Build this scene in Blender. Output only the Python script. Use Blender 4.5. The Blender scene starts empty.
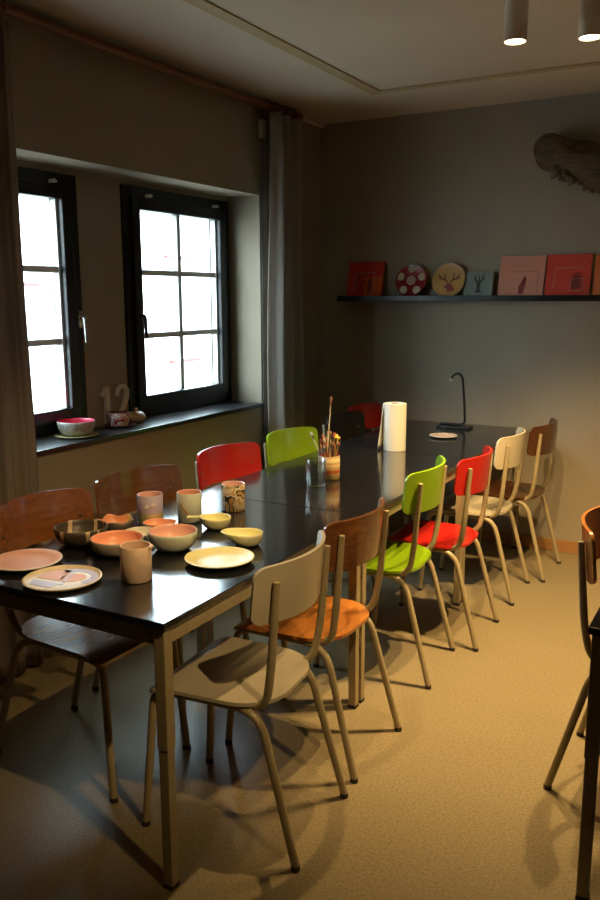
import bpy, bmesh, math, random
from mathutils import Vector, Matrix
from math import sin, cos, pi, radians as R, atan2, sqrt
S = bpy.context.scene
C = S.collection
random.seed(7)

# ------------------------------------------------------------------ camera
def basis(yaw, pitch, roll):
    fwd = Vector((-sin(yaw)*cos(pitch), cos(yaw)*cos(pitch), sin(pitch)))
    right = Vector((cos(yaw), sin(yaw), 0)); up = right.cross(fwd)
    c, s = cos(roll), sin(roll)
    return c*right+s*up, -s*right+c*up, fwd
cr, cu, cf = basis(.5112, -.1846, -.003)
cam = bpy.data.cameras.new('camera'); camo = bpy.data.objects.new('camera', cam); C.objects.link(camo)
m = Matrix((cr, cu, -cf)).transposed().to_4x4(); m.translation = (0, 0, 1.5394); camo.matrix_world = m
cam.sensor_fit = 'VERTICAL'; cam.sensor_height = 24; cam.lens = 825.6/900*24; cam.clip_start = .05
S.camera = camo

# ------------------------------------------------------------------ sky, lamps, exposure
S.view_settings.view_transform = 'Standard'; S.view_settings.look = 'None'
S.view_settings.gamma = 1; S.view_settings.use_curve_mapping = False
S.view_settings.exposure = 0.0
S.cycles.use_denoising = True
S.cycles.max_bounces = 10; S.cycles.diffuse_bounces = 3; S.cycles.glossy_bounces = 4
S.cycles.transmission_bounces = 8; S.cycles.transparent_max_bounces = 8
S.cycles.sample_clamp_indirect = 4; S.cycles.caustics_reflective = False; S.cycles.caustics_refractive = False
w = bpy.data.worlds.new('sky'); S.world = w; w.use_nodes = True
bg = w.node_tree.nodes['Background']; bg.inputs[0].default_value = (.76, .95, 1.06, 1); bg.inputs[1].default_value = 20
LAMP = (1.0, .68, .29)
# (x, y, z, watts, cone, aim x, aim y on the floor): ceiling spots, the first two are the ones in the picture
SPOTS = [(-.847, 3.039, 2.40, 165, 96, -.95, 3.55), (-.613, 3.121, 2.40, 195, 96, -.75, 3.6), (-.380, 3.203, 2.40, 225, 96, -.55, 3.6),
         (-1.22, 2.10, 2.40, 68, 68, -1.42, 2.05), (.15, 1.06, 2.40, 116, 46, -2.30, 2.45)]
SPOTL = []
for x, y, z, pw, cone, ax, ay in SPOTS:
    l = bpy.data.lights.new('spot_light', 'SPOT'); l.energy = pw; l.color = LAMP; l.shadow_soft_size = .016
    l.spot_size = R(cone); l.spot_blend = 1
    o = bpy.data.objects.new('spot_light', l); C.objects.link(o); o.location = (x, y, z-.012)
    o.rotation_euler = Vector((ax-x, ay-y, -z)).to_track_quat('-Z', 'Y').to_euler()
    SPOTL.append(o)
for y0, y1 in ((2.165, 2.84), (3.42, 4.11)):
    l = bpy.data.lights.new('window_portal', 'AREA'); l.shape = 'RECTANGLE'; l.size = .98; l.size_y = y1-y0
    l.cycles.is_portal = True
    o = bpy.data.objects.new('window_portal', l); C.objects.link(o)
    o.location = (-2.95, (y0+y1)/2, 1.5); o.rotation_euler = (0, R(-90), 0)

# ------------------------------------------------------------------ materials
MATS = {}
def mat(name, col, rough=.5, spec=.5, metal=0, var=0, scale=8, bump=0, bscale=60, coat=0, trans=0):
    if name in MATS: return MATS[name]
    mt = bpy.data.materials.new(name); mt.use_nodes = True; MATS[name] = mt
    nt = mt.node_tree; b = nt.nodes['Principled BSDF']
    b.inputs['Base Color'].default_value = (*col, 1); b.inputs['Roughness'].default_value = rough
    b.inputs['Specular IOR Level'].default_value = spec; b.inputs['Metallic'].default_value = metal
    b.inputs['Coat Weight'].default_value = coat; b.inputs['Coat Roughness'].default_value = .08
    b.inputs['Transmission Weight'].default_value = trans
    if var or bump:
        tc = nt.nodes.new('ShaderNodeTexCoord')
    if var:
        n = nt.nodes.new('ShaderNodeTexNoise'); n.inputs['Scale'].default_value = scale; n.inputs['Detail'].default_value = 5
        nt.links.new(tc.outputs['Object'], n.inputs['Vector'])
        r = nt.nodes.new('ShaderNodeValToRGB'); r.color_ramp.elements[0].position = .3; r.color_ramp.elements[1].position = .7
        r.color_ramp.elements[0].color = (*[c*(1-var) for c in col], 1); r.color_ramp.elements[1].color = (*[min(1, c*(1+var)) for c in col], 1)
        nt.links.new(n.outputs['Fac'], r.inputs['Fac']); nt.links.new(r.outputs['Color'], b.inputs['Base Color'])
    if bump:
        n2 = nt.nodes.new('ShaderNodeTexNoise'); n2.inputs['Scale'].default_value = bscale; n2.inputs['Detail'].default_value = 3
        nt.links.new(tc.outputs['Object'], n2.inputs['Vector'])
        bp = nt.nodes.new('ShaderNodeBump'); bp.inputs['Strength'].default_value = bump; bp.inputs['Distance'].default_value = .004
        nt.links.new(n2.outputs['Fac'], bp.inputs['Height']); nt.links.new(bp.outputs['Normal'], b.inputs['Normal'])
    return mt
def wood(name, c0, c1, rough=.3, axis=1, scale=6, coat=.3):
    mt = mat(name, c0, rough, coat=coat); nt = mt.node_tree; b = nt.nodes['Principled BSDF']
    tc = nt.nodes.new('ShaderNodeTexCoord'); mp = nt.nodes.new('ShaderNodeMapping')
    sc = [scale*9, scale*9, scale*9]; sc[axis] = scale; mp.inputs['Scale'].default_value = sc
    n = nt.nodes.new('ShaderNodeTexNoise'); n.inputs['Scale'].default_value = 1; n.inputs['Detail'].default_value = 6; n.inputs['Distortion'].default_value = .6
    r = nt.nodes.new('ShaderNodeValToRGB'); r.color_ramp.elements[0].position = .32; r.color_ramp.elements[1].position = .68
    r.color_ramp.elements[0].color = (*c0, 1); r.color_ramp.elements[1].color = (*c1, 1)
    nt.links.new(tc.outputs['Object'], mp.inputs['Vector']); nt.links.new(mp.outputs['Vector'], n.inputs['Vector'])
    nt.links.new(n.outputs['Fac'], r.inputs['Fac']); nt.links.new(r.outputs['Color'], b.inputs['Base Color'])
    return mt
def voro(name, cols, scale, rough=.3, kind='noise'):
    mt = mat(name, cols[0], rough); nt = mt.node_tree; b = nt.nodes['Principled BSDF']
    tc = nt.nodes.new('ShaderNodeTexCoord')
    n = nt.nodes.new('ShaderNodeTexNoise'); n.inputs['Scale'].default_value = scale; n.inputs['Detail'].default_value = 1
    r = nt.nodes.new('ShaderNodeValToRGB'); r.color_ramp.interpolation = 'CONSTANT'
    k = len(cols)
    while len(r.color_ramp.elements) < k: r.color_ramp.elements.new(.5)
    for i, c in enumerate(cols):
        r.color_ramp.elements[i].position = 0 if i == 0 else .5+(i-k/2)*.5/k*.6; r.color_ramp.elements[i].color = (*c, 1)
    nt.links.new(tc.outputs['Object'], n.inputs['Vector']); nt.links.new(n.outputs['Fac'], r.inputs['Fac'])
    nt.links.new(r.outputs['Color'], b.inputs['Base Color'])
    return mt
def slabs(name, base, cols, rough=.4):
    """colour bands cut by planes: list of (nx, ny, nz, lo, hi, colour) in object space"""
    mt = mat(name, base, rough); nt = mt.node_tree; b = nt.nodes['Principled BSDF']
    tc = nt.nodes.new('ShaderNodeTexCoord'); prev = None
    for nx, ny, nz, lo, hi, c in cols:
        d = nt.nodes.new('ShaderNodeVectorMath'); d.operation = 'DOT_PRODUCT'; d.inputs[1].default_value = (nx, ny, nz)
        nt.links.new(tc.outputs['Object'], d.inputs[0])
        cm = nt.nodes.new('ShaderNodeMath'); cm.operation = 'COMPARE'; cm.inputs[1].default_value = (lo+hi)/2; cm.inputs[2].default_value = (hi-lo)/2
        nt.links.new(d.outputs['Value'], cm.inputs[0])
        mx = nt.nodes.new('ShaderNodeMix'); mx.data_type = 'RGBA'
        nt.links.new(cm.outputs[0], mx.inputs[0])
        if prev: nt.links.new(prev, mx.inputs[6])
        else: mx.inputs[6].default_value = (*base, 1)
        mx.inputs[7].default_value = (*c, 1); prev = mx.outputs[2]
    nt.links.new(prev, b.inputs['Base Color'])
    return mt
def emit(name, col, s):
    mt = bpy.data.materials.new(name); mt.use_nodes = True; b = mt.node_tree.nodes['Principled BSDF']
    b.inputs['Emission Color'].default_value = (*col, 1); b.inputs['Emission Strength'].default_value = s; MATS[name] = mt
    return mt

M_wall = mat('wall_paint', (.35, .298, .228), .85, .2, var=.05, scale=2, bump=.08, bscale=90)
M_ceil = mat('ceiling_paint', (.68, .60, .48), .85, .2, var=.03, scale=1.5)
M_trim = mat('ceiling_trim', (.52, .40, .22), .7, .3)
M_base = wood('baseboard_wood', (.36, .17, .06), (.46, .23, .08), .4, axis=0)
M_black = mat('black_frame', (.006, .006, .008), .35, .4)
M_sill = mat('black_sill', (.016, .017, .02), .3, .5, var=.3, scale=20)
M_munt = mat('muntin_paint', (.72, .72, .72), .4)
M_seal = mat('pane_seal', (.75, .75, .75), .3)
M_rail = wood('rail_wood', (.19, .065, .028), (.27, .10, .04), .35, axis=1)
M_frame = mat('beige_steel', (.35, .28, .165), .42, .5, var=.06, scale=30)
M_foot = mat('rubber_black', (.03, .026, .02), .6)
M_steel = mat('steel', (.6, .58, .54), .25, metal=1)
M_white = mat('white_plastic', (.72, .70, .66), .4)
M_orange_w = wood('wood_orange', (.40, .13, .025), (.56, .21, .05), .28, axis=1)
M_brown_w = wood('wood_brown', (.20, .065, .018), (.30, .105, .03), .24, axis=1, coat=.8)
M_redbrown_w = wood('wood_redbrown', (.27, .075, .016), (.40, .125, .03), .3, axis=1)
M_darkbrown_w = wood('wood_darkbrown', (.14, .052, .018), (.22, .085, .03), .22, axis=1, coat=.8)
M_dark_w = wood('wood_dark', (.065, .024, .010), (.115, .044, .017), .3, axis=1)
M_cream = mat('cream_laminate', (.50, .43, .32), .35, coat=.3, var=.04, scale=10)
M_ivory = mat('ivory_laminate', (.54, .47, .34), .35, coat=.3, var=.04, scale=10)
M_lime = mat('lime_lacquer', (.24, .40, .008), .3, coat=.3, var=.05)
M_red = mat('red_lacquer', (.52, .018, .012), .3, coat=.3, var=.05)
M_blk = mat('black_lacquer', (.01, .009, .009), .4)

# black laminate tabletop with faint dust and scratches
M_top = mat('black_laminate', (.010, .010, .012), .12, .8, coat=.38)
nt = M_top.node_tree; b = nt.nodes['Principled BSDF']; tc = nt.nodes.new('ShaderNodeTexCoord')
n = nt.nodes.new('ShaderNodeTexNoise'); n.inputs['Scale'].default_value = 7; n.inputs['Detail'].default_value = 8
rr = nt.nodes.new('ShaderNodeMapRange'); rr.inputs['To Min'].default_value = .11; rr.inputs['To Max'].default_value = .20
nt.links.new(tc.outputs['Object'], n.inputs['Vector']); nt.links.new(n.outputs['Fac'], rr.inputs['Value']); nt.links.new(rr.outputs[0], b.inputs['Roughness'])
v = nt.nodes.new('ShaderNodeTexVoronoi'); v.inputs['Scale'].default_value = 14
r = nt.nodes.new('ShaderNodeValToRGB'); r.color_ramp.elements[0].position = .0; r.color_ramp.elements[0].color = (.16, .16, .16, 1)
r.color_ramp.elements[1].position = .055; r.color_ramp.elements[1].color = (.010, .010, .012, 1)
nt.links.new(tc.outputs['Object'], v.inputs['Vector']); nt.links.new(v.outputs['Distance'], r.inputs['Fac']); nt.links.new(r.outputs['Color'], b.inputs['Base Color'])

# speckled floor
M_floor = mat('speckled_floor', (.40, .33, .23), .33, .5, bump=.03, bscale=200)
nt = M_floor.node_tree; b = nt.nodes['Principled BSDF']; tc = nt.nodes.new('ShaderNodeTexCoord')
n = nt.nodes.new('ShaderNodeTexNoise'); n.inputs['Scale'].default_value = 110; n.inputs['Detail'].default_value = 4; n.inputs['Roughness'].default_value = .8
n2 = nt.nodes.new('ShaderNodeTexNoise'); n2.inputs['Scale'].default_value = 1.6; n2.inputs['Detail'].default_value = 4
r = nt.nodes.new('ShaderNodeValToRGB'); r.color_ramp.elements[0].position = .34; r.color_ramp.elements[1].position = .64
r.color_ramp.elements[0].color = (.20, .155, .085, 1); r.color_ramp.elements[1].color = (.38, .30, .175, 1)
mx = nt.nodes.new('ShaderNodeMix'); mx.data_type = 'RGBA'; mx.blend_type = 'MULTIPLY'; mx.inputs[0].default_value = .25
nt.links.new(tc.outputs['Object'], n.inputs['Vector']); nt.links.new(tc.outputs['Object'], n2.inputs['Vector'])
nt.links.new(n.outputs['Fac'], r.inputs['Fac']); nt.links.new(r.outputs['Color'], mx.inputs[6]); nt.links.new(n2.outputs['Fac'], mx.inputs[7])
nt.links.new(mx.outputs[2], b.inputs['Base Color'])

# window glass: mostly clear with a weak reflection
M_pane = bpy.data.materials.new('window_glass'); M_pane.use_nodes = True; nt = M_pane.node_tree
nt.nodes.remove(nt.nodes['Principled BSDF']); out = nt.nodes['Material Output']
t = nt.nodes.new('ShaderNodeBsdfTransparent'); t.inputs[0].default_value = (.95, .97, .96, 1)
g = nt.nodes.new('ShaderNodeBsdfGlossy'); g.inputs['Roughness'].default_value = .02
lf = nt.nodes.new('ShaderNodeLayerWeight'); pw5 = nt.nodes.new('ShaderNodeMath'); pw5.operation = 'POWER'; pw5.inputs[1].default_value = 5
nt.links.new(lf.outputs['Facing'], pw5.inputs[0])
lw = nt.nodes.new('ShaderNodeMath'); lw.operation = 'MULTIPLY_ADD'; lw.inputs[1].default_value = .6; lw.inputs[2].default_value = .03
nt.links.new(pw5.outputs[0], lw.inputs[0])
mx = nt.nodes.new('ShaderNodeMixShader'); nt.links.new(lw.outputs[0], mx.inputs[0]); nt.links.new(t.outputs[0], mx.inputs[1]); nt.links.new(g.outputs[0], mx.inputs[2])
nt.links.new(mx.outputs[0], out.inputs[0])
def clear(name, tint, base, edge):
    mt = bpy.data.materials.new(name); mt.use_nodes = True; nt = mt.node_tree; nt.nodes.remove(nt.nodes['Principled BSDF'])
    t = nt.nodes.new('ShaderNodeBsdfTransparent'); t.inputs[0].default_value = (*tint, 1)
    g = nt.nodes.new('ShaderNodeBsdfGlossy'); g.inputs['Roughness'].default_value = .06
    lf = nt.nodes.new('ShaderNodeLayerWeight'); p = nt.nodes.new('ShaderNodeMath'); p.operation = 'POWER'; p.inputs[1].default_value = 3
    ma = nt.nodes.new('ShaderNodeMath'); ma.operation = 'MULTIPLY_ADD'; ma.inputs[1].default_value = edge; ma.inputs[2].default_value = base
    mx = nt.nodes.new('ShaderNodeMixShader')
    nt.links.new(lf.outputs['Facing'], p.inputs[0]); nt.links.new(p.outputs[0], ma.inputs[0]); nt.links.new(ma.outputs[0], mx.inputs[0])
    nt.links.new(t.outputs[0], mx.inputs[1]); nt.links.new(g.outputs[0], mx.inputs[2]); nt.links.new(mx.outputs[0], nt.nodes['Material Output'].inputs[0])
    return mt
M_glass = clear('clear_glass', (.97, .99, .99), .20, .7)
M_water = clear('water', (.85, .91, .95), .18, .6)

def cloth(name, col, tcol, f=.25):
    mt = mat(name, col, .8, .3, bump=.25, bscale=160); nt = mt.node_tree; b = nt.nodes['Principled BSDF']; out = nt.nodes['Material Output']
    tr = nt.nodes.new('ShaderNodeBsdfTranslucent'); tr.inputs[0].default_value = (*tcol, 1)
    mx = nt.nodes.new('ShaderNodeMixShader'); mx.inputs[0].default_value = f
    nt.links.new(b.outputs[0], mx.inputs[1]); nt.links.new(tr.outputs[0], mx.inputs[2]); nt.links.new(mx.outputs[0], out.inputs[0])
    return mt
M_curt = cloth('curtain_linen', (.44, .395, .355), (.48, .41, .37), .4)

M_curt2 = cloth('curtain_linen_shaded', (.33, .275, .235), (.36, .27, .23), .14)  # same linen, darker and less translucent: the left curtain's dimmer light painted in

# ------------------------------------------------------------------ mesh builder
class MB:
    def __init__(s): s.b = bmesh.new(); s.mi = 0; s.boxes = s.rounds = 0
    def face(s, vs):
        try:
            f = s.b.faces.new(vs); f.material_index = s.mi; return f
        except ValueError: return None
    def box(s, x0, x1, y0, y1, z0, z1, bev=0, mx=None):
        s.boxes += 1
        vs = [s.b.verts.new((x, y, z)) for x in (x0, x1) for y in (y0, y1) for z in (z0, z1)]
        fs = [s.face([vs[i] for i in q]) for q in ((0, 1, 3, 2), (4, 6, 7, 5), (0, 4, 5, 1), (2, 3, 7, 6), (0, 2, 6, 4), (1, 5, 7, 3))]
        if bev:
            es = list({e for f in fs for e in f.edges})
            r = bmesh.ops.bevel(s.b, geom=es, offset=bev, segments=2, affect='EDGES', profile=.6)
            vs = list({v for f in r['faces'] for v in f.verts} | {v for v in vs if v.is_valid})
        if mx is not None: bmesh.ops.transform(s.b, matrix=mx, verts=[v for v in vs if v.is_valid])
        return s
    def tube(s, pts, rad, seg=10, caps=True):
        s.rounds += 1; pts = [Vector(p) for p in pts]; n = len(pts)
        rads = rad if isinstance(rad, (list, tuple)) else [rad]*n
        tan = []
        for i in range(n):
            a = pts[max(i-1, 0)]; c = pts[min(i+1, n-1)]; tan.append((c-a).normalized())
        up = Vector((0, 0, 1)) if abs(tan[0].z) < .9 else Vector((1, 0, 0))
        nx = tan[0].cross(up).normalized(); rings = []
        for i in range(n):
            if i:
                nx = (nx - tan[i]*nx.dot(tan[i])).normalized()
            ny = tan[i].cross(nx)
            rings.append([s.b.verts.new(pts[i]+(nx*cos(2*pi*k/seg)+ny*sin(2*pi*k/seg))*rads[i]) for k in range(seg)])
        for i in range(n-1):
            for k in range(seg):
                s.face([rings[i][k], rings[i][(k+1) % seg], rings[i+1][(k+1) % seg], rings[i+1][k]])
        if caps: s.face(rings[0][::-1]); s.face(rings[-1])
        return s
    def lathe(s, prof, seg=48, loc=(0, 0, 0), mats=None, fn=None):
        """prof: (r, z); mats: material index per profile segment; fn(r, z, ang) deforms"""
        rings = []
        for (r, z) in prof:
            if r < 1e-6: rings.append([s.b.verts.new((loc[0], loc[1], loc[2]+z))]); continue
            ring = []
            for k in range(seg):
                a = 2*pi*k/seg; rr, zz = (r, z) if fn is None else fn(r, z, a)
                ring.append(s.b.verts.new((loc[0]+rr*cos(a), loc[1]+rr*sin(a), loc[2]+zz)))
            rings.append(ring)
        for i in range(len(rings)-1):
            s.mi = mats[i] if mats else 0
            A, B = rings[i], rings[i+1]
            for k in range(seg):
                k2 = (k+1) % seg
                if len(A) == 1 and len(B) == 1: continue
                if len(A) == 1: s.face([A[0], B[k2], B[k]])
                elif len(B) == 1: s.face([A[k], A[k2], B[0]])
                else: s.face([A[k], A[k2], B[k2], B[k]])
        s.mi = 0
        return s
    def grid(s, fn, nu, nv, th):
        """closed sheet: fn(u, v) -> (point, normal); th: thickness"""
        A = []; B = []
        for i in range(nu+1):
            ra = []; rb = []
            for j in range(nv+1):
                p, nn = fn(i/nu, j/nv); p = Vector(p); nn = Vector(nn)
                ra.append(s.b.verts.new(p)); rb.append(s.b.verts.new(p-nn*th))
            A.append(ra); B.append(rb)
        for i in range(nu):
            for j in range(nv):
                s.face([A[i][j], A[i+1][j], A[i+1][j+1], A[i][j+1]]); s.face([B[i][j+1], B[i+1][j+1], B[i+1][j], B[i][j]])
        for i in range(nu):
            s.face([A[i][0], B[i][0], B[i+1][0], A[i+1][0]]); s.face([A[i+1][nv], B[i+1][nv], B[i][nv], A[i][nv]])
        for j in range(nv):
            s.face([A[0][j+1], B[0][j+1], B[0][j], A[0][j]]); s.face([A[nu][j], B[nu][j], B[nu][j+1], A[nu][j+1]])
        return s
    def prism(s, pts, z0, z1, mp):
        """flat outline (a, b) extruded between depths; mp(a, b, d) -> point"""
        A = [s.b.verts.new(mp(a, c, z0)) for a, c in pts]; B = [s.b.verts.new(mp(a, c, z1)) for a, c in pts]
        s.face(A); s.face(B[::-1]); n = len(pts)
        for i in range(n): s.face([A[i], B[i], B[(i+1) % n], A[(i+1) % n]])
        return s
    def ribbon(s, path, wid, z0, z1, mp):
        """flat stroke of given width along (a, b) points, with thickness"""
        n = len(path); ws = wid if isinstance(wid, (list, tuple)) else [wid]*n; L = []; Rr = []
        for i in range(n):
            a = path[max(i-1, 0)]; c = path[min(i+1, n-1)]; d = Vector((c[0]-a[0], c[1]-a[1])).normalized(); q = Vector((-d.y, d.x))*ws[i]/2
            L.append((path[i][0]+q.x, path[i][1]+q.y)); Rr.append((path[i][0]-q.x, path[i][1]-q.y))
        V = [[s.b.verts.new(mp(*P, z)) for P in Q] for Q in (L, Rr) for z in (z0, z1)]
        l0, l1, r0, r1 = V
        for i in range(n-1):
            s.face([l0[i], l0[i+1], r0[i+1], r0[i]]); s.face([l1[i+1], l1[i], r1[i], r1[i+1]])
            s.face([l0[i+1], l0[i], l1[i], l1[i+1]]); s.face([r0[i], r0[i+1], r1[i+1], r1[i]])
        s.face([l0[0], r0[0], r1[0], l1[0]]); s.face([l0[-1], l1[-1], r1[-1], r0[-1]])
        return s
    def build(s, name, mt, parent=None, ang=40, smooth=True):
        bmesh.ops.recalc_face_normals(s.b, faces=s.b.faces)
        me = bpy.data.meshes.new(name); s.b.to_mesh(me); s.b.free()
        for q in (mt if isinstance(mt, (list, tuple)) else [mt]): me.materials.append(q)
        if smooth:
            for p in me.polygons: p.use_smooth = True
            me.set_sharp_from_angle(angle=R(8 if s.boxes and not s.rounds else ang))
        o = bpy.data.objects.new(name, me); C.objects.link(o)
        if parent: o.parent = parent
        return o
def tag(o, label, cat, group=None):
    o['label'] = label; o['category'] = cat
    if group: o['group'] = group
    return o
def thing(name, label, cat, loc=(0, 0, 0), rz=0, group=None):
    o = bpy.data.objects.new(name, None); C.objects.link(o); o.location = loc; o.rotation_euler = (0, 0, rz)
    o.empty_display_size = .05
    return tag(o, label, cat, group)
def struct(o):
    o['kind'] = 'structure'; return o
def bend(pts, rad, n=6):
    """polyline with rounded corners"""
    P = [Vector(p) for p in pts]; out = [P[0]]
    for i in range(1, len(P)-1):
        a = (P[i-1]-P[i]); c = (P[i+1]-P[i]); rr = min(rad, a.length*.49, c.length*.49)
        p0 = P[i]+a.normalized()*rr; p2 = P[i]+c.normalized()*rr
        for k in range(n+1):
            t = k/n; out.append(p0*(1-t)**2+P[i]*2*t*(1-t)+p2*t*t)
    out.append(P[-1]); return out

# ------------------------------------------------------------------ room shell
LX, BY, H = -2.64, 5.0, 2.63
RX, FY = 3.4, -2.6
NX = LX-.225                      # back of the window niche
struct(MB().box(LX-.4, RX+.1, FY-.1, BY+.1, -.1, 0).build('floor', M_floor, smooth=False))
struct(MB().box(LX-.4, RX+.1, FY-.1, BY+.1, H, H+.1).build('ceiling', M_ceil, smooth=False))
struct(MB().box(LX-.4, RX+.1, BY, BY+.1, 0, H).build('wall_back', M_wall, smooth=False))
struct(MB().box(RX, RX+.1, FY, BY, 0, H).build('wall_right', M_wall, smooth=False))
struct(MB().box(LX, RX, FY-.1, FY, 0, H).build('wall_front', M_wall, smooth=False))
NY0, NY1, NZ0, NZ1 = 1.75, 4.232, .903, 2.114
W1 = (2.03, 2.975); W2 = (3.285, 4.228); WZ = (.905, 2.09)
q = MB()
q.box(NX-.1, LX, FY, BY, 0, NZ0-.024)
q.box(NX-.1, LX, FY, BY, NZ1, H)
q.box(NX-.1, LX, FY, NY0, NZ0-.024, NZ1); q.box(NX-.1, LX, NY1, BY, NZ0-.024, NZ1)
q.box(NX-.1, NX, NY0, W1[0], NZ0-.024, NZ1); q.box(NX-.1, NX, W1[1], W2[0], NZ0-.024, NZ1); q.box(NX-.1, NX, W2[1], NY1, NZ0-.024, NZ1)
for a in (W1, W2):
    q.box(NX-.1, NX, a[0], a[1], NZ0-.024, WZ[0]-.001); q.box(NX-.1, NX, a[0], a[1], WZ[1], NZ1)
struct(q.build('wall_left', M_wall, smooth=False))
tag(MB().box(NX+.002, LX+.022, NY0+.003, NY1-.003, NZ0-.023, NZ0, .004).build('window_sill', M_sill), 'long black window sill under both windows', 'window sill')
struct(MB().box(LX+.001, RX, BY-.014, BY-.0005, .0005, .075, .003).build('baseboard_back', M_base))
struct(MB().box(LX+.0005, LX+.014, FY, BY-.015, .0005, .075, .003).build('baseboard_left', mat('baseboard_paint', (.32, .28, .22), .6)))
struct(MB().box(-2.01, -1.94, FY, 4.345, H-.007, H-.0003, .003).build('trim_1', M_trim))
struct(MB().box(-2.01, RX, 4.346, 4.40, H-.007, H-.0003, .003).build('trim_2', M_trim))
struct(MB().tube([(LX+.012, FY, H-.012), (LX+.012, BY, H-.012)], .012, 8).build('trim_3', M_ceil))

def window(n, y0, y1, handle_y, handle_mat):
    e = bpy.data.objects.new('window_%d' % n, None); C.objects.link(e); e.location = (NX, (y0+y1)/2, WZ[0]); e['kind'] = 'structure'
    W = y1-y0; Hh = WZ[1]-WZ[0]; h = W/2
    def ring(mb, y, z0, z1, t, x0, x1, bev=.004):
        mb.box(x0, x1, -y, -y+t, z0, z1, bev); mb.box(x0, x1, y-t, y, z0, z1, bev)
        mb.box(x0, x1, -y+t, y-t, z0, z0+t, bev); mb.box(x0, x1, -y+t, y-t, z1-t, z1, bev)
    q = MB(); ring(q, h-.002, .002, Hh-.002, .062, -.07, .012); q.build('window_frame', M_black, e)
    q = MB(); ring(q, h-.055, .055, Hh-.055, .062, -.055, .03, .006); q.build('sash', M_black, e)
    q = MB(); ring(q, h-.115, .098, Hh-.10, .016, -.03, .002, .002); q.build('glazing_bead', M_seal, e)
    gy = h-.13; z0, z1 = .1, Hh-.1
    MB().box(-.022, -.016, -gy-.01, gy+.01, z0, z1).build('pane', M_pane, e)
    q = MB(); q.box(-.036, -.002, -.016, .016, z0, z1, .003)
    q.build('muntin', M_munt, e)
    for k in (1, 2):
        z = z0+(z1-z0)*k/3; MB().box(-.033, -.003, -gy-.012, gy+.012, z-.015, z+.015, .003).build('muntin', M_munt, e)
    hy = handle_y-(y0+y1)/2
    hd = MB().tube(bend([(.03, hy, .535), (.062, hy, .535), (.066, hy, .42)], .012), .009, 10); hd.box(.029, .036, hy-.014, hy+.014, .49, .57, .002)
    hd.build('window_handle', handle_mat, e)
    for sx in (-1, 1):
        MB().tube([(.02, sx*(h-.175), Hh-.045), (.05, sx*(h-.175), Hh-.043), (.052, sx*(h-.175), Hh-.05)], [.008, .008, .012], 10).build('peg', M_white, e)
    return e
window(1, *W1, 2.933, M_steel)
window(2, *W2, 3.372, mat('handle_dark', (.06, .02, .015), .4))

# house across the street
M_plaster = mat('white_plaster', (.85, .83, .80), .9, .1); M_redw = mat('red_paint', (.10, .022, .018), .6)
hs = thing('house', 'white rendered house with thin red trim outside the windows', 'house', (-9, 8, -1))
MB().box(-.3, 0, -14, 14, 0, 4.6).build('facade', M_plaster, hs)
for y0, y1, z in ((3.36, 4.20, 3.17), (3.42, 4.27, 1.39), (-.2, .5, 2.68)):
    MB().box(.001, .06, y0, y1, z, z+.05).build('window_ledge', M_redw, hs)
MB().box(.001, .05, 3.62, 3.72, 2.25, 3.169).build('downpipe', M_redw, hs)
struct(MB().box(-30, LX-.42, -20, 30, -1.1, -1).build('ground', mat('pale_paving', (.26, .25, .23), .9)))

# ------------------------------------------------------------------ curtain rail, curtains, belt guide
rl = thing('curtain_rail', 'long reddish brown wooden curtain rail under the ceiling', 'curtain rail', (-2.56, 1.9, 2.585))
MB().tube([(0, -.7, 0), (0, 2.60, 0)], .021, 14).build('pole', M_rail, rl)
o = MB().lathe([(0, 0), (.021, 0), (.03, .006), (.03, .02), (.024, .026), (.032, .04), (.034, .055), (.026, .07), (0, .074)], 20).build('finial', M_rail, rl)
o.location = (0, 2.60, 0); o.rotation_euler = (R(-90), 0, 0)
for yy in (-.5, 2.36):
    MB().tube(bend([(-.079, yy, .0), (-.03, yy, 0), (0, yy, -.022)], .02), .009, 8).build('bracket', M_rail, rl)
def curtain(label, y0, y1, zt, zb, folds, seedv, gather=0.0, name='curtain', xo=0, amp=.03, mt=None):
    rnd = random.Random(seedv); ph = [rnd.random()*6 for _ in range(6)]
    cx, cy = -2.56+xo, (y0+y1)/2
    e = thing(name, label, 'curtain', (cx, cy, 0), 0)
    def fn(u, v):
        z = zb+(zt-zb)*v
        k = 1-gather*v
        y = (u-.5)*(y1-y0)*k
        a = 2*pi*folds*u-pi/2+.25*sin(3*v+ph[1])
        x = amp*sin(a)*(.75+.25*sin(2*v+ph[2]))+.008*sin(2.3*a+ph[3])+.006*sin(9*v+5*u)
        y += .012*cos(a+1)*(1-.3*v)
        d = amp*cos(a)*2*pi*folds/(y1-y0)
        nn = Vector((1, -d, 0)).normalized()
        return (x, y, z), nn
    MB().grid(fn, folds*14, 30, .004).build('drape', mt or M_curt, e, ang=180)
    q = MB()
    for i in range(folds+1):
        y = (-.5+(i+.5)/(folds+1))*(y1-y0)*(1-gather)
        c = [(.034*sin(t*2*pi/14)-xo, y, 2.585+.034*cos(t*2*pi/14)) for t in range(15)]
        MB().tube(c, .004, 6, caps=False).build('curtain_ring', M_rail, e)
    return e
curtain('grey linen curtain gathered beside the right-hand window near the corner', 4.130, 4.51, 2.55, .015, 3, 3, .12, xo=.065, amp=.048)
curtain('grey linen curtain at the left edge, beside the partly hidden window', 1.72, 2.365, 2.55, .015, 6, 5, 0, mt=M_curt2)
bt = thing('belt_guide', 'small white shutter belt guide high on the wall beside the curtain', 'shutter belt', (LX, 4.248, 2.48))
MB().box(.0005, .03, -.02, .02, -.05, .05, .004).build('cover', M_white, bt)
MB().box(.010, .0115, -.011, .011, -1.75, -.05).build('belt', mat('grey_webbing', (.22, .21, .20), .8), bt)

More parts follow.
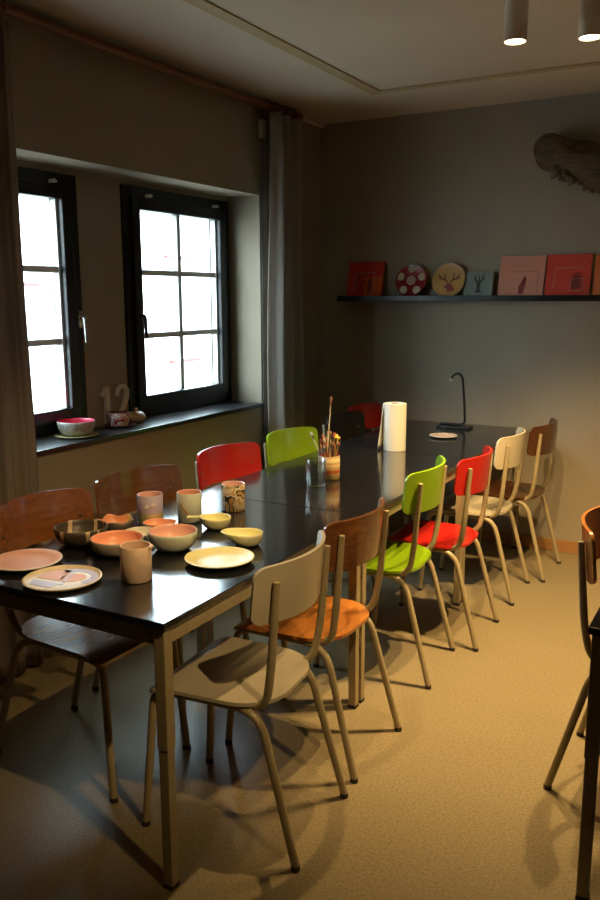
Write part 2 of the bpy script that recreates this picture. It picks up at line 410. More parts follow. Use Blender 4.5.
# ------------------------------------------------------------------ ceiling spots
for i, lab in enumerate(['white tube ceiling spotlight, fully in view, left of the other', 'white tube ceiling spotlight cut by the right edge of the picture']):
    x, y, z = SPOTS[i][:3]
    e = thing('ceiling_spotlight', lab, 'ceiling light', (x, y, z), 0, 'tube spotlights on the ceiling')
    MB().lathe([(.034, .02), (.036, 0), (.04, 0), (.04, H-z-.001), (.0, H-z-.001)], 32).build('housing', mat('housing_white', (.85, .77, .64), .45), e)
    MB().lathe([(0, .006), (.0345, .006), (.0345, .012), (0, .012)], 28).build('lens', emit('lamp_glow%d' % i, (1, .8, .5), 14), e)

# ------------------------------------------------------------------ tables
def make_table(name, label, x0, x1, y0, y1, top=.75, group=None):
    cx, cy = (x0+x1)/2, (y0+y1)/2; e = thing(name, label, 'table', (cx, cy, 0), 0, group)
    a, c = (x1-x0)/2, (y1-y0)/2
    MB().box(-a, a, -c, c, top-.02, top, .003).build('tabletop', M_top, e)
    t = .034; i = .008
    for sx in (-1, 1):
        X = sx*(a-i-t/2)
        MB().box(X-t/2+.006, X+t/2-.006, -c+i+t, c-i-t, top-.068, top-.0203, .002).build('apron', M_frame, e)
        for sy in (-1, 1):
            Yy = sy*(c-i-t/2)
            l = MB().box(X-t/2, X+t/2, Yy-t/2, Yy+t/2, .40, top-.0203, .003).build('leg', M_frame, e)
            MB().box(X-t/2+.002, X+t/2-.002, Yy-t/2+.002, Yy+t/2-.002, .012, .3995, .003).build('lower_leg', M_frame, l)
            MB().box(X-t/2+.001, X+t/2-.001, Yy-t/2+.001, Yy+t/2-.001, .0005, .012, .002).build('foot', M_foot, l)
    for sy in (-1, 1):
        Yy = sy*(c-i-t/2)
        MB().box(-a+i+t, a-i-t, Yy-t/2+.006, Yy+t/2-.006, top-.068, top-.0203, .002).build('apron', M_frame, e)
    return e
make_table('table', 'black topped table nearest the camera, crowded with plates, bowls and mugs', -1.98, -1.225, 1.50, 2.662, group='black tables pushed end to end')
make_table('table', 'middle black topped table holding the water glass and brush jar', -1.98, -1.225, 2.664, 3.870, group='black tables pushed end to end')
make_table('table', 'black topped table against the back wall under the hook stand', -1.985, -1.225, 3.872, 4.965, group='black tables pushed end to end')
make_table('table', 'black topped table cut by the right edge, with one beige leg showing', -.315, .45, 1.985, 3.2)

# ------------------------------------------------------------------ chairs
TPL = []   # (name, object, parent index)
def chair_parts():
    r = .0118
    def leg(side, front):
        if front:
            pts = bend([(.03, side*.162, .432), (.212, side*.166, .432), (.245, side*.184, .012)], .05)
        else:
            pts = bend([(.03, side*.162, .432), (-.125, side*.164, .432), (-.24, side*.183, .012)], .085, 8)
        l = MB().tube(pts, r, 12).build('leg', M_frame, chair0)
        f = pts[-1]
        MB().tube([(f.x, f.y, .0005), (f.x, f.y, .015)], [.0132, .0128], 12).build('foot_cap', M_foot, l)
        return l
    def post(side):
        pts = bend([(.06, side*.149, .437), (-.140, side*.152, .437), (-.163, side*.168, .55), (-.186, side*.172, .812)], .06, 8)
        n = len(pts); rads = [r]*n; rads[-1] = r*.8
        return MB().tube(pts, rads, 12).build('back_post', M_frame, chair0)
    # seat: rounded at the rear, rolled down in front, shallow dish
    def seat(u, v):
        x = -.165+.385*u
        rr = .13; hw = .198-.012*(1-u)
        if u*.385 < rr: hw -= rr-sqrt(max(0, rr*rr-(rr-u*.385)**2)) - 0
        fr = .03; d = (1-u)*.385
        if d < fr: hw -= fr-sqrt(max(0, fr*fr-(fr-d)**2))
        y = (v-.5)*2*hw
        z = .457-.009*(1-(y/.2)**2)*sin(pi*min(1, .1+u*1.0))
        if u > .82: z -= .022*((u-.82)/.18)**2
        return (x, y, z), (0, 0, 1)
    def useat(u, v):
        uu = .5-.5*cos(pi*u); return seat(uu, v)
    MB().grid(useat, 28, 20, .011).build('seat', M_cream, chair0, ang=50)
    # backrest: bent plywood, ends curving forwards
    def back(u, v):
        h0, h1 = .695, .852; vv = .5-.5*cos(pi*v); Hh = h1-h0; rr = .030; hw = .212
        d = min(vv, 1-vv)*Hh
        if d < rr: hw -= rr-sqrt(max(0, rr*rr-(rr-d)**2))
        y = (u-.5)*2*hw; z = h0+Hh*vv+.004*(1-(y/.212)**2)*(1 if vv > .5 else -1.5)*abs(2*vv-1)
        x = -.205+1.7*y*y-.10*(z-.76)
        return (x, y, z), Vector((1, -3.4*y, .1)).normalized()
    MB().grid(back, 26, 16, .010).build('backrest', M_cream, chair0, ang=50)
    MB().tube([(.03, -.150, .428), (.03, .150, .428)], .009, 10).build('crossbar', M_frame, chair0)
    for sd in (-1, 1):
        post(sd)
        for fr in (0, 1): leg(sd, fr)
        y = sd*.172
        MB().lathe([(0, .004), (.004, .003), (.006, 0), (0, -.001)], 10).build('rivet', M_steel, chair0).matrix_local = Matrix.Translation((-.2035+1.7*y*y, y, .76)) @ Matrix.Rotation(R(90), 4, 'Y')
chair0 = thing('chair', 'x', 'chair')
chair_parts()
used = [False]
def place_chair(x, y, rz, shell, label, group, sc=(1, 1, 1), seat_mat=None):
    if not used[0]: root = chair0; used[0] = True; kids = list(chair0.children)
    else:
        root = chair0.copy(); C.objects.link(root); kids = []
        for ch in chair0.children:
            k = ch.copy(); C.objects.link(k); k.parent = root; kids.append(k)
            for g in ch.children:
                gg = g.copy(); C.objects.link(gg); gg.parent = k
    root.location = (x, y, 0); root.rotation_euler = (0, 0, rz); root.scale = sc; root['label'] = label; root['group'] = group
    for k in kids:
        n = k.name.split('.')[0]
        if n in ('seat', 'backrest'):
            k.data = k.data.copy(); k.data.materials[0] = (seat_mat or shell) if n == 'seat' else shell
    return root
GR = 'chairs along the aisle side of the long table'; GL = 'chairs along the window side of the long table'
def right_chair(fx, y, a, *k, sc=(1, 1, 1), seat_mat=None): # from the middle of its rear feet
    rz = pi+R(a); place_chair(fx+.24*cos(rz), y+.24*sin(rz), rz, *k, GR, sc, seat_mat)
right_chair(-1.010, 1.922, 5, M_cream, 'pale cream chair nearest the camera, at the corner of the long table')
right_chair(-1.034, 2.3755, 0, M_darkbrown_w, 'orange-brown wooden chair between the cream chair and the lime chair', seat_mat=M_orange_w)  # backrest's darker wood paints in the shade on its outer face
right_chair(-1.072, 3.113, 5, M_lime, 'lime green chair on the aisle side, with its green seat showing', sc=(1, 1.07, 1.02))
right_chair(-1.003, 3.535, 2, M_red, 'red chair on the aisle side with its bright red seat showing')
right_chair(-1.011, 4.155, 2, M_ivory, 'ivory chair between the red chair and the dark wooden chair')
right_chair(-.945, 4.577, -1, M_dark_w, 'dark brown wooden chair next to the back wall')
def left_chair(bx, y, a, *k, sc=(1, 1, 1)): # from the middle of the backrest ends
    rz = R(a); place_chair(bx+.127*cos(rz), y+.127*sin(rz), rz, *k, GL, sc)
left_chair(-2.035, 1.93, -2, M_brown_w, 'brown wooden chair nearest the left curtain, behind the bare terracotta plate', sc=(1.12, .97, 1.022))
left_chair(-2.06, 2.43, -9, M_darkbrown_w, 'brown wooden chair beneath the windows, behind the lavender mug', sc=(1.04, 1, 1.015))
left_chair(-2.09, 3.09, -7, M_red, 'red chair on the window side, beneath the end of the sill')
left_chair(-2.07, 3.64, -7, M_lime, 'lime green chair on the window side, in front of the grey curtain')
left_chair(-2.10, 4.322, -4, M_blk, 'black chair on the window side, behind the brush jar')
left_chair(-2.16, 4.725, -2, M_red, 'red chair in the far corner, half hidden by the black chair')
place_chair(-.2285, 2.633, R(-4), M_orange_w, 'orange-brown wooden chair at the table on the right edge', 'chairs at the other table', (1, 1.05, 1.01))

# ------------------------------------------------------------------ crockery
def bowl_prof(r, h, foot=.45, t=.005, bulge=1.0):
    out = [(0, 0), (r*foot, 0)]; n = 10
    for i in range(1, n+1):
        a = i/n*pi/2; out.append((r*foot+(r-r*foot)*sin(a)**bulge, h*(1-cos(a))))
    k = len(out)
    out.append((r-t*.5, h+t*.35)); inn = []
    for i in range(n, -1, -1):
        a = i/n*pi/2; inn.append((max(.001, r*foot+(r-r*foot)*sin(a)**bulge-t), t+(h-t)*(1-cos(a))))
    out += inn+[(0, t)]
    return out, [0]*(k)+[1]*(len(out)-1-k)
def bowl(name, label, cat, loc, r, h, mo, mi, foot=.45, fn=None, group=None, t=.005, rz=0):
    p, ms = bowl_prof(r, h, foot, t); o = MB().lathe(p, 64, mats=ms, fn=fn).build(name, [mo, mi], ang=60); o.location = loc; o.rotation_euler = (0, 0, rz)
    return tag(o, label, cat, group)
def plate(name, label, loc, r, h, mo, mi, t=.005, group=None, well=.6):
    w2 = (1+well)/2
    pr = [(0, 0), (r*well, 0), (r*w2, h*.35), (r, h-.002), (r, h), (r-.004, h+.001), (r*w2, h*.42+t*.6), (r*well, t), (r*.3, t), (0, t)]
    o = MB().lathe(pr, 72, mats=[0, 0, 0, 0, 0, 1, 1, 1, 1]).build(name, [mo, mi], ang=60); o.location = loc
    return tag(o, label, 'plate', group)
def mug(name, label, cat, loc, r, h, mo, mi, taper=1.0, group=None, t=.004):
    pr = [(0, 0), (r*taper-.003, 0), (r*taper, .003), (r, h-.002), (r-.0015, h), (r-t, h-.001), (r*taper-t, .006), (0, .006)]
    o = MB().lathe(pr, 48, mats=[0, 0, 0, 0, 1, 1, 1]).build(name, [mo, mi], ang=50); o.location = loc
    return tag(o, label, cat, group)
T = .7503
coral = mat('coral_glaze', (.84, .38, .25), .35, var=.06, scale=20); coral_d = mat('coral_inside', (.82, .40, .28), .35)
pink_in = mat('pink_glaze', (.80, .46, .38), .3); cream = mat('cream_glaze', (.76, .64, .46), .4, var=.06, scale=30)
terra = mat('terracotta_biscuit', (.82, .40, .22), .5, var=.05, scale=25)
yellow = mat('yellow_glaze', (.86, .80, .42), .35, var=.05, scale=25); palecel = mat('celadon_glaze', (.62, .64, .57), .35, var=.05, scale=20)
lav = mat('lavender_glaze', (.46, .38, .55), .4)
GP = 'hand-painted pottery on the nearest table'
P1 = plate('plate', 'plain terracotta pink plate at the left corner of the near table', (-1.878, 1.668, T), .105, .016, cream, terra, group=GP)
P2 = plate('plate', 'cream plate painted with lavender and orange shapes', (-1.672, 1.61, T), .109, .012, cream, cream, group=GP, well=.86)
P2.rotation_euler = (0, 0, R(-50))
flat = lambda z: (lambda a, b_, d: (a, b_, z+d))
# local: x towards the camera's right, painted shapes lie on the well of the plate
P2.rotation_euler = (0, 0, R(30))
fl = flat(.0052)
MB().prism([(-.062, -.028), (-.012, -.050), (.002, -.026), (-.060, .0)], 0, .0008, fl).build('lavender_patch', lav, P2)
MB().prism([(-.056, .012), (-.003, -.012), (.006, .055), (-.028, .06), (-.05, .04)], 0, .0008, fl).build('orange_patch', terra, P2)
MB().ribbon([(.02+.045*cos(a*pi/10-.9), .012+.045*sin(a*pi/10-.9)) for a in range(0, 11)], .02, 0, .0008, fl).build('lavender_arc', lav, P2)
MB().prism([(.02+.026*cos(a*pi/8), .010+.024*sin(a*pi/8)) for a in range(16)], 0, .0008, fl).build('orange_disc', terra, P2)
for k in range(5):
    MB().prism([(.004+.006*cos(a*pi/4)+.002*k, -.03+.016*k+.005*sin(a*pi/4)) for a in range(8)], 0, .0010, fl).build('lavender_dot', lav, P2)
for ch in P2.children: ch.scale = (1.36, 1.36, 1)
greyb = slabs('charcoal_glaze_striped', (.075, .058, .045), [(.83, .55, 0, .030, .042, (.62, .47, .30)), (.83, .55, 0, .062, .068, (.5, .38, .25)), (.83, .55, 0, -.052, -.040, (.55, .42, .28))], .4)
bowl('bowl', 'dark grey bowl crossed by cream stripes', 'bowl', (-1.882, 1.903, T), .085, .058, greyb, greyb, .4, group=GP)
bowl('bowl', 'coral-lined bowl with a grey outside, behind the plain tan mug', 'bowl', (-1.707, 1.878, T), .082, .052, mat('grey_glaze', (.36, .31, .26), .4, var=.1, scale=20), coral, .45, group=GP)
lip = lambda am, n, ph: (lambda r, z, a: (r*(1+am*(z/.05)*sin(n*a+ph)), z+am*.06*(z/.05)*sin(n*a+ph)))
bowl('dish', 'small white-rimmed dish showing behind the coral-lined bowl', 'dish', (-1.735, 2.02, T), .055, .032, mat('white_glaze', (.72, .66, .55), .3), mat('white_glaze', (.7, .6, .5)), .5, group=GP)
bowl('dish', 'small ruffled dish with pink and yellow inside, behind the dark grey bowl', 'dish', (-1.895, 2.085, T), .060, .036, mat('brown_grey_glaze', (.2, .16, .12), .4), slabs('coral_yellow_glaze', (.72, .30, .17), [(.9, .43, 0, .026, .09, (.75, .58, .2))], .35), .45, fn=lip(.10, 5, .4), group=GP)
bowl('bowl', 'pale celadon bowl with a pink inside in the middle of the near table', 'bowl', (-1.582, 1.997, T), .078, .062, palecel, pink_in, .42, group=GP)
mg = mug('mug', 'plain pinkish tan mug standing near the table edge', 'mug', (-1.498, 1.722, T), .0445, .102, mat('tan_biscuit', (.78, .56, .43), .6, var=.08, scale=35, bump=.2, bscale=80), mat('tan_inside', (.74, .52, .38), .6), .98, group=GP)
MB().box(.040, .050, -.012, .012, .092, .1025, .004).build('thumb_rest', MATS['tan_biscuit'], mg)
mg.rotation_euler = (0, 0, R(20))
m2 = mug('mug', 'lavender mug with a yellow base and white birds', 'mug', (-1.847, 2.210, T), .0455, .105, slabs('lavender_yellow', (.50, .44, .62), [(0, 0, 1, -.01, .040, (.74, .62, .30))], .35), pink_in, .98, group=GP)
def cylmap(rad, a0, z0):
    return lambda a, b_, d: ((rad+d)*cos(a0+a/rad), (rad+d)*sin(a0+a/rad), z0+b_)
for da, dz in ((-.012, .066), (.010, .072)):
    q = MB(); mp = cylmap(.0452, R(-50)+da/.0455, dz)
    q.prism([(-.011, .003), (-.003, .004), (.001, .013), (.006, .004), (.011, .006), (.005, -.002), (-.004, -.004)], -.001, .0016, mp).build('bird', mat('white_glaze2', (.8, .76, .7), .3), m2)
m3 = mug('mug', 'pale celadon mug with a diagonal tan stripe and coral inside', 'mug', (-1.742, 2.299, T), .0445, .106, palecel, coral_d, .98, group=GP)
q = MB(); mp = cylmap(.0442, R(-62), .03)
q.ribbon([(-.026+.038*t/12, .040-.052*t/12) for t in range(13)], .007, -.001, .0014, mp).build('stripe', mat('tan_stripe', (.55, .33, .13), .4), m3)
m4 = mug('mug', 'bronze, white and black patterned mug standing apart from the others', 'mug', (-1.69, 2.501, T), .0445, .102, voro('bronze_marbled', [(.52, .30, .11), (.03, .02, .014), (.72, .62, .48), (.58, .34, .13), (.70, .60, .46)], 24, .3), pink_in, .98, group=GP)
m4.rotation_euler = (0, 0, R(40))
# coral dish with a thumb tab
def handled(name, label, cat, loc, rz, r, h, ln, hw, mt, mi, group=GP, rise=.004, drop=0):
    """shallow dish drawn out to a handle or spout along +x"""
    def fn(rr, z, a):
        k = (z/h) if h else 1
        d = max(0, cos(a))**(10 if hw < .02 else 3.5)*ln*min(1, max(0, k))**1.2
        s = rr+d
        return s, z+rise*d/ln*(1 if z > h*.5 else 0)
    p, ms = bowl_prof(r, h, .5, .0045)
    o = MB().lathe(p, 96, mats=ms, fn=fn).build(name, [mt, mi], ang=60); o.location = loc; o.rotation_euler = (0, 0, rz)
    return tag(o, label, cat, group)
handled('dish', 'shallow coral dish with a short tab handle, below the lavender mug', 'dish', (-1.772, 2.152, T), R(20), .048, .026, .022, .03, mat('coral_out', (.60, .28, .18), .4), coral)
# yellow ladle-like dish with a long flat handle
sp = handled('ladle', 'yellow ladle-shaped dish with a flat handle pointing at the celadon mug', 'ladle', (-1.602, 2.265, T), R(-150), .050, .040, .012, .03, yellow, yellow)
MB().box(.045, .102, -.010, .010, .036, .043, .003).build('handle', yellow, sp)
handled('dish', 'pale yellow drop-shaped dish with a pointed lip, behind the yellow plate', 'dish', (-1.401, 2.151, T), R(-152), .050, .042, .036, .03, mat('pale_yellow_glaze', (.78, .74, .46), .35, var=.05, scale=25), yellow)
plate('plate', 'yellow plate near the aisle edge of the near table', (-1.38, 1.962, T), .105, .018, yellow, yellow, group=GP)

# ------------------------------------------------------------------ glass, brush jar, brushes
gl = mug('water_glass', 'clear drinking glass half full of water on the middle table', 'glass', (-1.612, 3.012, T), .044, .112, M_glass, M_glass, .88, t=.0025)
MB().lathe([(0, .0075), (.0355, .0075), (.0385, .060), (0, .060)], 40).build('water', M_water, gl)
jar = mug('brush_jar', 'tan and red striped tin jar holding paint brushes', 'jar', (-1.622, 3.150, T), .048, .105, slabs('striped_tin', (.46, .30, .14), [(0, 0, 1, .030, .045, (.42, .10, .03)), (0, 0, 1, .060, .068, (.60, .42, .22)), (0, 0, 1, .080, .096, (.66, .50, .28))], .35), mat('jar_inside', (.2, .12, .06), .6), 1.0, t=.003)
hc = [(.45, .05, .03), (.50, .12, .05), (.30, .05, .03), (.60, .28, .10), (.62, .50, .30), (.12, .05, .04), (.55, .38, .10)]
def brush(label, ax, ay, L, base, hcol, tipcol, tr, tl, group=None):
    e = thing('paint_brush', label, 'paint brush', (-1.622+base[0], 3.150+base[1], T+.0075), 0, group)
    d = Vector((ax, ay, 1)).normalized()
    e.rotation_mode = 'QUATERNION'; e.rotation_quaternion = Vector((0, 0, 1)).rotation_difference(d)
    MB().tube([(0, 0, 0), (0, 0, L*.4), (0, 0, L-.02)], [.0022, .0038, .0026], 8).build('handle', mat('brush_handle_%d_%d_%d' % tuple(int(c*100) for c in hcol), hcol, .35), e)
    MB().tube([(0, 0, L-.02), (0, 0, L)], [.0032, tr*.75], 8).build('ferrule', M_steel if tr < .007 else MATS.get('copper') or mat('copper', (.6, .3, .15), .3, metal=1), e)
    MB().tube([(0, 0, L), (0, 0, L+tl*.5), (0, 0, L+tl)], [tr*.75, tr, tr*.25], 8).build('bristles', mat('bristle_%d_%d' % (int(tipcol[0]*100), int(tipcol[2]*100)), tipcol, .8), e)
brush('tall pale-handled paint brush standing highest in the jar', .055, .05, .335, (-.012, -.012), (.66, .55, .38), (.22, .10, .05), .0075, .022)
brush('thick paint brush with a yellow head in the jar', .16, .02, .165, (.004, .006), (.62, .28, .05), (.75, .48, .08), .013, .028)
brush('white-tipped paint brush leaning out of the jar towards the lime chair', -.36, -.20, .20, (.002, .001), (.55, .5, .45), (.6, .56, .5), .006, .018)
rb = random.Random(11)
for i in range(24):
    a = 2*pi*i*.382+rb.uniform(-.1, .1); rr = (.018, .034)[i % 2]; lean = (.06, .15)[i % 2]+rb.uniform(-.03, .02)
    brush('shorter paint brush crowded among the others in the jar', cos(a)*lean, sin(a)*lean, rb.uniform(.13, .185), (rr*cos(a)*.7, rr*sin(a)*.7), hc[i % 7], rb.choice([(.4, .2, .08), (.6, .4, .2), (.15, .08, .05), (.5, .1, .06)]), rb.uniform(.004, .0065), rb.uniform(.014, .022), 'crowded brushes in the jar')

# ------------------------------------------------------------------ far end of the table
pr = thing('paper_towel_roll', 'white paper towel roll standing on the table', 'paper towel', (-1.64, 3.93, T))
M_paper = mat('white_paper', (.80, .78, .72), .9, .1, bump=.15, bscale=120)
MB().lathe([(.021, 0), (.0575, 0), (.058, .003), (.058, .240), (.0575, .243), (.021, .243), (.021, 0)], 48).build('roll', M_paper, pr)
MB().lathe([(.0175, .001), (.0205, .001), (.0205, .2435), (.0175, .2435), (.0175, .001)], 32).build('core', mat('cardboard', (.45, .33, .2), .8), pr)
def sheet(u, v):
    a = R(125)+R(98)*u; fl_ = .034*(1-v)*u**2
    rad = .0598+fl_+.002*u
    return (rad*cos(a), rad*sin(a), .001+.241*v), (cos(a), sin(a), 0)
MB().grid(sheet, 16, 8, .0012).build('loose_sheet', M_paper, pr, ang=180)
pc = plate('plate', 'small white plate with a red pattern at the far end of the table', (-1.548, 4.42, T), .078, .012, mat('white_china', (.7, .66, .6), .3), voro('white_red_pattern', [(.72, .66, .58), (.72, .66, .58), (.42, .10, .07), (.70, .60, .5)], 40, .3))
hk = thing('hook_stand', 'black metal hook stand on a flat base by the back wall', 'hook stand', (-1.600, 4.77, T), 0)
MB().box(-.105, .100, -.045, .045, 0, .014, .004).build('base', M_blk, hk)
MB().tube(bend([(-.09, 0, .022), (.028, 0, .022), (.062, 0, .034), (.056, 0, .14), (.038, 0, .31), (.012, 0, .334), (-.022, 0, .316), (-.032, 0, .296)], .022, 6), .0075, 10).build('hook', M_blk, hk)
MB().lathe([(0, -.012), (.008, -.009), (.011, 0), (.008, .009), (0, .012)], 12, loc=(-.032, 0, .290)).build('hook_tip', mat('pale_tip', (.45, .43, .38), .4), hk)

# ------------------------------------------------------------------ sill things
Zs = NZ0+.0003
sc_ = plate('saucer', 'yellow-green saucer under the pink-lined bowl on the sill', (-2.748, 2.785, Zs), .100, .010, mat('yellowgreen_glaze', (.50, .46, .22), .35), mat('yellowgreen_glaze', (.5, .46, .22)))
bowl('bowl', 'speckled bowl with a pink inside on the window sill', 'bowl', (-2.748, 2.785, Zs+.0055), .086, .066, mat('speckled_grey', (.36, .33, .29), .4, var=.3, scale=90), mat('magenta_glaze', (.55, .04, .10), .3), .5)
plate('saucer', 'dark red saucer under the patterned cup on the sill', (-2.772, 3.11, Zs), .078, .010, mat('dark_red_glaze', (.13, .02, .02), .35), MATS['dark_red_glaze'])
mug('cup', 'red and white patterned cup in front of the number', 'cup', (-2.772, 3.105, Zs+.0053), .055, .066, voro('red_white_pattern', [(.74, .66, .58), (.34, .03, .025), (.76, .68, .6), (.30, .03, .025), (.72, .64, .56)], 34, .3), mat('cup_inside', (.2, .05, .04), .4), .82)
pt = thing('sugar_pot', 'small tan lidded pot at the end of the group on the sill', 'pot', (-2.795, 3.26, Zs), 0); pt.scale = (1, 1, .82)
M_tanpot = mat('tan_pot_glaze', (.66, .45, .24), .35, var=.1, scale=30)
MB().lathe([(0, 0), (.028, 0), (.043, .012), (.050, .028), (.046, .044), (.036, .052), (0, .052)], 36).build('body', M_tanpot, pt)
ld = MB().lathe([(0, .052), (.038, .0522), (.039, .056), (.026, .066), (.010, .072), (0, .073)], 32).build('lid', M_tanpot, pt)
MB().lathe([(0, .071), (.006, .071), (.011, .080), (.009, .088), (0, .091)], 20).build('knob', M_tanpot, ld)
MB().tube(bend([(.0, -.042, .034), (0, -.062, .040), (0, -.070, .052)], .01), [.010]*8+[.006], 10).build('spout', M_tanpot, pt)
num_m = mat('number_ceramic', (.72, .66, .57), .5)
def figure(name, label, y, draw):
    e = thing(name, label, 'number', (-2.852, y, Zs), 0, 'white house number figures')
    q = MB(); mp = lambda a, b_, d: (d, a, b_)
    draw(q, mp); q.build('digit', num_m, e); return e
def one(q, mp):
    q.ribbon([(-.004, .0), (-.004, .16), (-.008, .192)], [.034, .030, .024], -.008, .008, mp)
    q.ribbon([(-.046, .150), (-.028, .166), (-.008, .186)], [.014, .02, .02], -.008, .008, mp)
def two(q, mp):
    pts = [(-.040, .140), (-.036, .166), (-.012, .188), (.016, .184), (.034, .160), (.030, .125), (.008, .085), (-.020, .045), (-.036, .014)]
    q.ribbon(pts, [.020, .022, .02, .022, .028, .028, .024, .022, .02], -.008, .008, mp)
    q.ribbon([(-.046, .013), (.046, .013)], .026, -.008, .008, mp)
figure('number_figure', 'cream figure 1 standing on the sill behind the patterned cup', 3.115, one)
figure('number_figure', 'cream figure 2 standing on the sill beside the figure 1', 3.225, two)

# ------------------------------------------------------------------ picture ledge and tiles
lg = thing('picture_ledge', 'long black picture ledge on the back wall', 'shelf', (-1.4, BY, 1.505))
MB().box(-1.058, 1.0, -.11, -.0005, 0, .02, .002).build('board', M_black, lg)
MB().box(-1.058, 1.0, -.122, -.1102, 0, .034, .002).build('front_lip', M_black, lg)
LZ = 1.5255
GT = 'painted tiles and plates on the picture ledge'
def tile(name, label, cat, x, w, h, mt, lean=8, roll=0, motif=None, rnd=None):
    e = thing(name, label, cat, (x, BY-.075, LZ+.0035), 0, GT); e.rotation_euler = (R(-lean), R(roll), 0)
    if rnd:
        r_ = rnd; q = MB().lathe([(0, 0), (r_*.6, 0), (r_, .010), (r_, .013), (r_*.6, .004), (0, .004)], 56)
        o = q.build('disc', mt, e, ang=60); o.matrix_local = Matrix.Translation((0, 0, r_)) @ Matrix.Rotation(R(90), 4, 'X')
    else:
        MB().box(-w/2, w/2, 0, .010, 0, h, .003).build('face', mt, e)
    mp = lambda a, b_, d: (a, -d, b_)
    if motif: motif(e, mp)
    return e
M_tred = mat('tile_red', (.58, .045, .03), .12, coat=.6); M_tor = mat('tile_orange', (.66, .11, .025), .15, coat=.5)
M_tpink = mat('tile_pink', (.66, .27, .19), .15, coat=.5); M_tblue = mat('tile_bluegrey', (.23, .27, .25), .2, coat=.4)
M_tor2 = mat('tile_orange_plain', (.55, .12, .03), .15, coat=.5); M_disr = mat('disc_red', (.26, .012, .018), .2, coat=.4)
M_diso = mat('disc_orange', (.55, .30, .10), .25, coat=.3); M_line = mat('line_pale', (.50, .25, .16), .4); M_ink = mat('ink_dark', (.02, .02, .02), .5)
M_inkr = mat('ink_red', (.22, .02, .018), .5); M_spot = mat('spot_cream', (.58, .46, .30), .4)
def m_a(e, mp):
    MB().prism([(.0, .004), (.115, .004), (.118, .13), (.0, .13)], -.0005, .0012, mp).build('orange_panel', M_tor, e)
    MB().ribbon([(-.07, .03), (-.065, .155), (.06, .160), (.062, .05)], .005, -.0005, .0022, mp).build('border_line', M_line, e)
    MB().prism([(.02, .03), (.045, .03), (.052, .08), (.042, .12), (.03, .12), (.018, .075)], -.0005, .0025, mp).build('vase_motif', M_inkr, e)
def m_spots(e, mp):
    def disc(cx, cz, r_, z=.0, mt=M_spot, nm='spot'):
        MB().prism([(cx+r_*cos(k*pi/12), cz+r_*sin(k*pi/12)) for k in range(24)], -.003, .004+z, mp).build(nm, mt, e)
    for k in range(5):
        a = R(90+72*k); disc(.075*cos(a), .105+.075*sin(a), .025, .007)
    disc(0, .105, .028, .002); disc(0, .105, .017, .003, M_disr, 'spot_ring'); disc(0, .105, .011, .004)
def m_deer(e, mp):
    q = MB(); z = .0065
    q.prism([(-.006, .02), (.042, .02), (.036, .055), (.02, .075), (.0, .085), (-.018, .075), (-.03, .06), (-.01, .055)], 0, z, mp).build('deer_head', M_inkr, e)
    for sx in (-1, 1):
        q = MB(); f = lambda pts: [(.0+sx*a, b_) for a, b_ in pts]
        q.ribbon(f([(.006, .085), (.02, .105), (.05, .112), (.066, .14), (.058, .165)]), [.008, .008, .008, .007, .004], 0, z, mp)
        q.ribbon(f([(.03, .108), (.026, .13), (.034, .15)]), [.007, .006, .003], 0, z, mp)
        q.ribbon(f([(.052, .114), (.075, .118)]), [.006, .003], 0, z, mp); q.build('antler', M_inkr, e)
def m_lob(e, mp):
    q = MB()
    q.prism([(-.02, .028), (.024, .028), (.01, .045), (.013, .09), (.0, .1), (-.012, .09), (-.008, .045)], 0, .0015, mp)
    q.ribbon([(-.008, .09), (-.024, .11), (-.022, .135)], [.01, .012, .004], 0, .0015, mp); q.ribbon([(.008, .09), (.026, .11), (.028, .135)], [.01, .012, .004], 0, .0015, mp)
    q.ribbon([(0, .09), (.002, .13)], [.01, .004], 0, .0015, mp); q.build('dark_motif', M_ink, e)
def m_feather(e, mp):
    MB().ribbon([(-.06, .15), (.095, .148), (.098, .02)], .004, 0, .0013, mp).build('border_line', mat('line_rose', (.36, .12, .09), .4), e)
    MB().prism([(-.01, .018), (.016, .02), (.026, .06), (.03, .1), (.024, .13), (.006, .095), (-.012, .06)], 0, .0017, mp).build('chilli_motif', M_inkr, e)
def m_pine(e, mp):
    MB().ribbon([(-.08, .05), (-.075, .165), (.085, .17)], .004, 0, .0013, mp).build('border_line', M_line, e)
    q = MB(); q.prism([(.048+.028*cos(k*pi/9), .072+.030*sin(k*pi/9)) for k in range(18)], 0, .0018, mp)
    for a in (-60, -30, 0, 30, 60): q.ribbon([(.048, .095), (.048+.035*sin(R(a)), .10+.045*cos(R(a)))], [.014, .004], 0, .0018, mp)
    q.build('fruit_motif', M_inkr, e)
    MB().ribbon([(.015, .036), (.082, .036), (.082, .105), (.015, .105), (.015, .036)], .003, 0, .0022, mp).build('small_border', M_line, e)
tile('painted_tile', 'square red and orange tile at the left end of the ledge', 'tile', -2.29, .250, .232, M_tred, 13, 0, m_a)
tile('painted_plate', 'round dark red plate with cream spots on the ledge', 'plate', -1.972, 0, 0, M_disr, 14, 0, m_spots, .102)
tile('painted_plate', 'round orange plate with a red deer head on the ledge', 'plate', -1.725, 0, 0, M_diso, 14, 0, m_deer, .104)
tile('painted_tile', 'small blue-grey tile with a dark motif on the ledge', 'tile', -1.54, .178, .155, M_tblue, 15, 0, m_lob)
tile('painted_tile', 'large pink tile with a dark chilli motif on the ledge', 'tile', -1.285, .266, .245, M_tpink, 14, 0, m_feather)
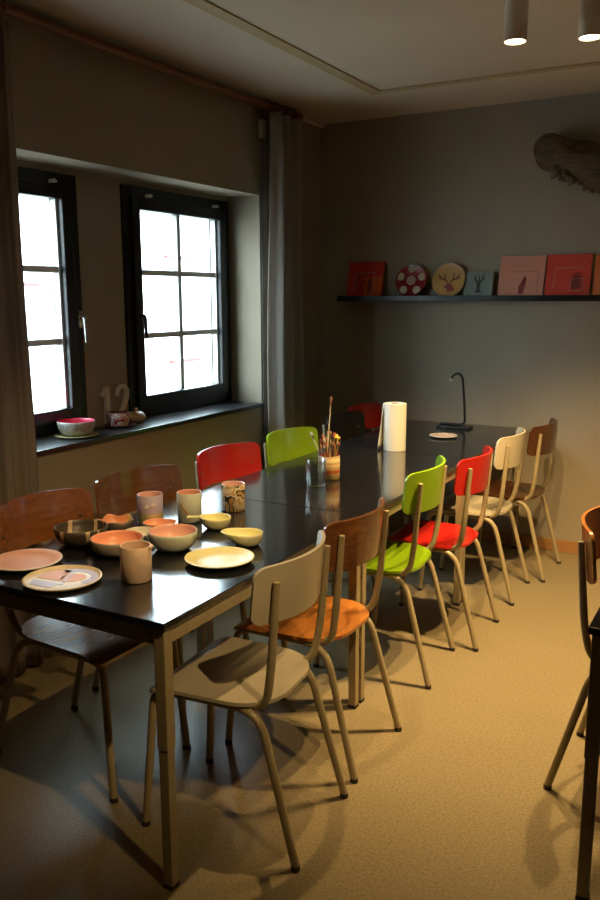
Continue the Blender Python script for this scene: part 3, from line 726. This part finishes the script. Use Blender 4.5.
tile('painted_tile', 'glossy red tile with a fruit motif on the ledge', 'tile', -1.018, .252, .248, M_tred, 13, 0, m_pine)
tile('painted_tile', 'orange tile cut by the right edge of the picture', 'tile', -.752, .25, .24, M_tor2, 13, 0)

# ------------------------------------------------------------------ driftwood on the wall
q = MB(); rn = random.Random(5); n = 34; seg = 26; rings = []
from mathutils import noise
for i in range(n):
    t = i/(n-1); x = -1.225+.80*t; z = 2.355-.36*t+.02*sin(4*t); base = .088+.03*t
    if t < .10: base *= sqrt(max(.10, 1-((.10-t)/.10)**2))
    if t > .94: base *= sqrt(max(.10, 1-((t-.94)/.06)**2))
    ring = []
    for k in range(seg):
        a = 2*pi*k/seg
        d = noise.fractal(Vector((t*5, cos(a)*1.3, sin(a)*1.3+4)), 1, 2, 4)+.35*noise.noise(Vector((t*2, cos(a)*5, sin(a)*5)))
        rr = base*(1+.30*d)
        ring.append(q.b.verts.new((x+.5*rr*sin(a)*.4, 4.885+rr*cos(a)*.85, z+rr*sin(a))))
    rings.append(ring)
for i in range(n-1):
    for k in range(seg): q.face([rings[i][k], rings[i][(k+1) % seg], rings[i+1][(k+1) % seg], rings[i+1][k]])
q.face(rings[0][::-1]); q.face(rings[-1])
M_drift = wood('driftwood', (.045, .026, .010), (.12, .072, .032), .85, axis=0, scale=7, coat=0)
dw = q.build('driftwood', M_drift, ang=70); tag(dw, 'dark gnarled driftwood log hung high on the back wall', 'driftwood')
M_root = wood('root_wood', (.05, .036, .02), (.16, .13, .085), .9, axis=2, scale=9, coat=0)
for k in range(7):
    x = -1.16+.035*k+rn.uniform(-.01, .01); z = 2.29-.022*k; y = 4.84+rn.uniform(0, .06)
    P = [(x, y, z+.03), (x+rn.uniform(-.03, .03), y-.02, z-.02), (x+rn.uniform(-.04, .05), y-.02, z-.05), (x+rn.uniform(-.03, .07), y, z-.065-rn.uniform(0, .015))]
    MB().tube(bend(P, .03, 4), [.022]+[.017]*5+[.013]*5+[.007], 9).build('root_stub', M_root, dw)
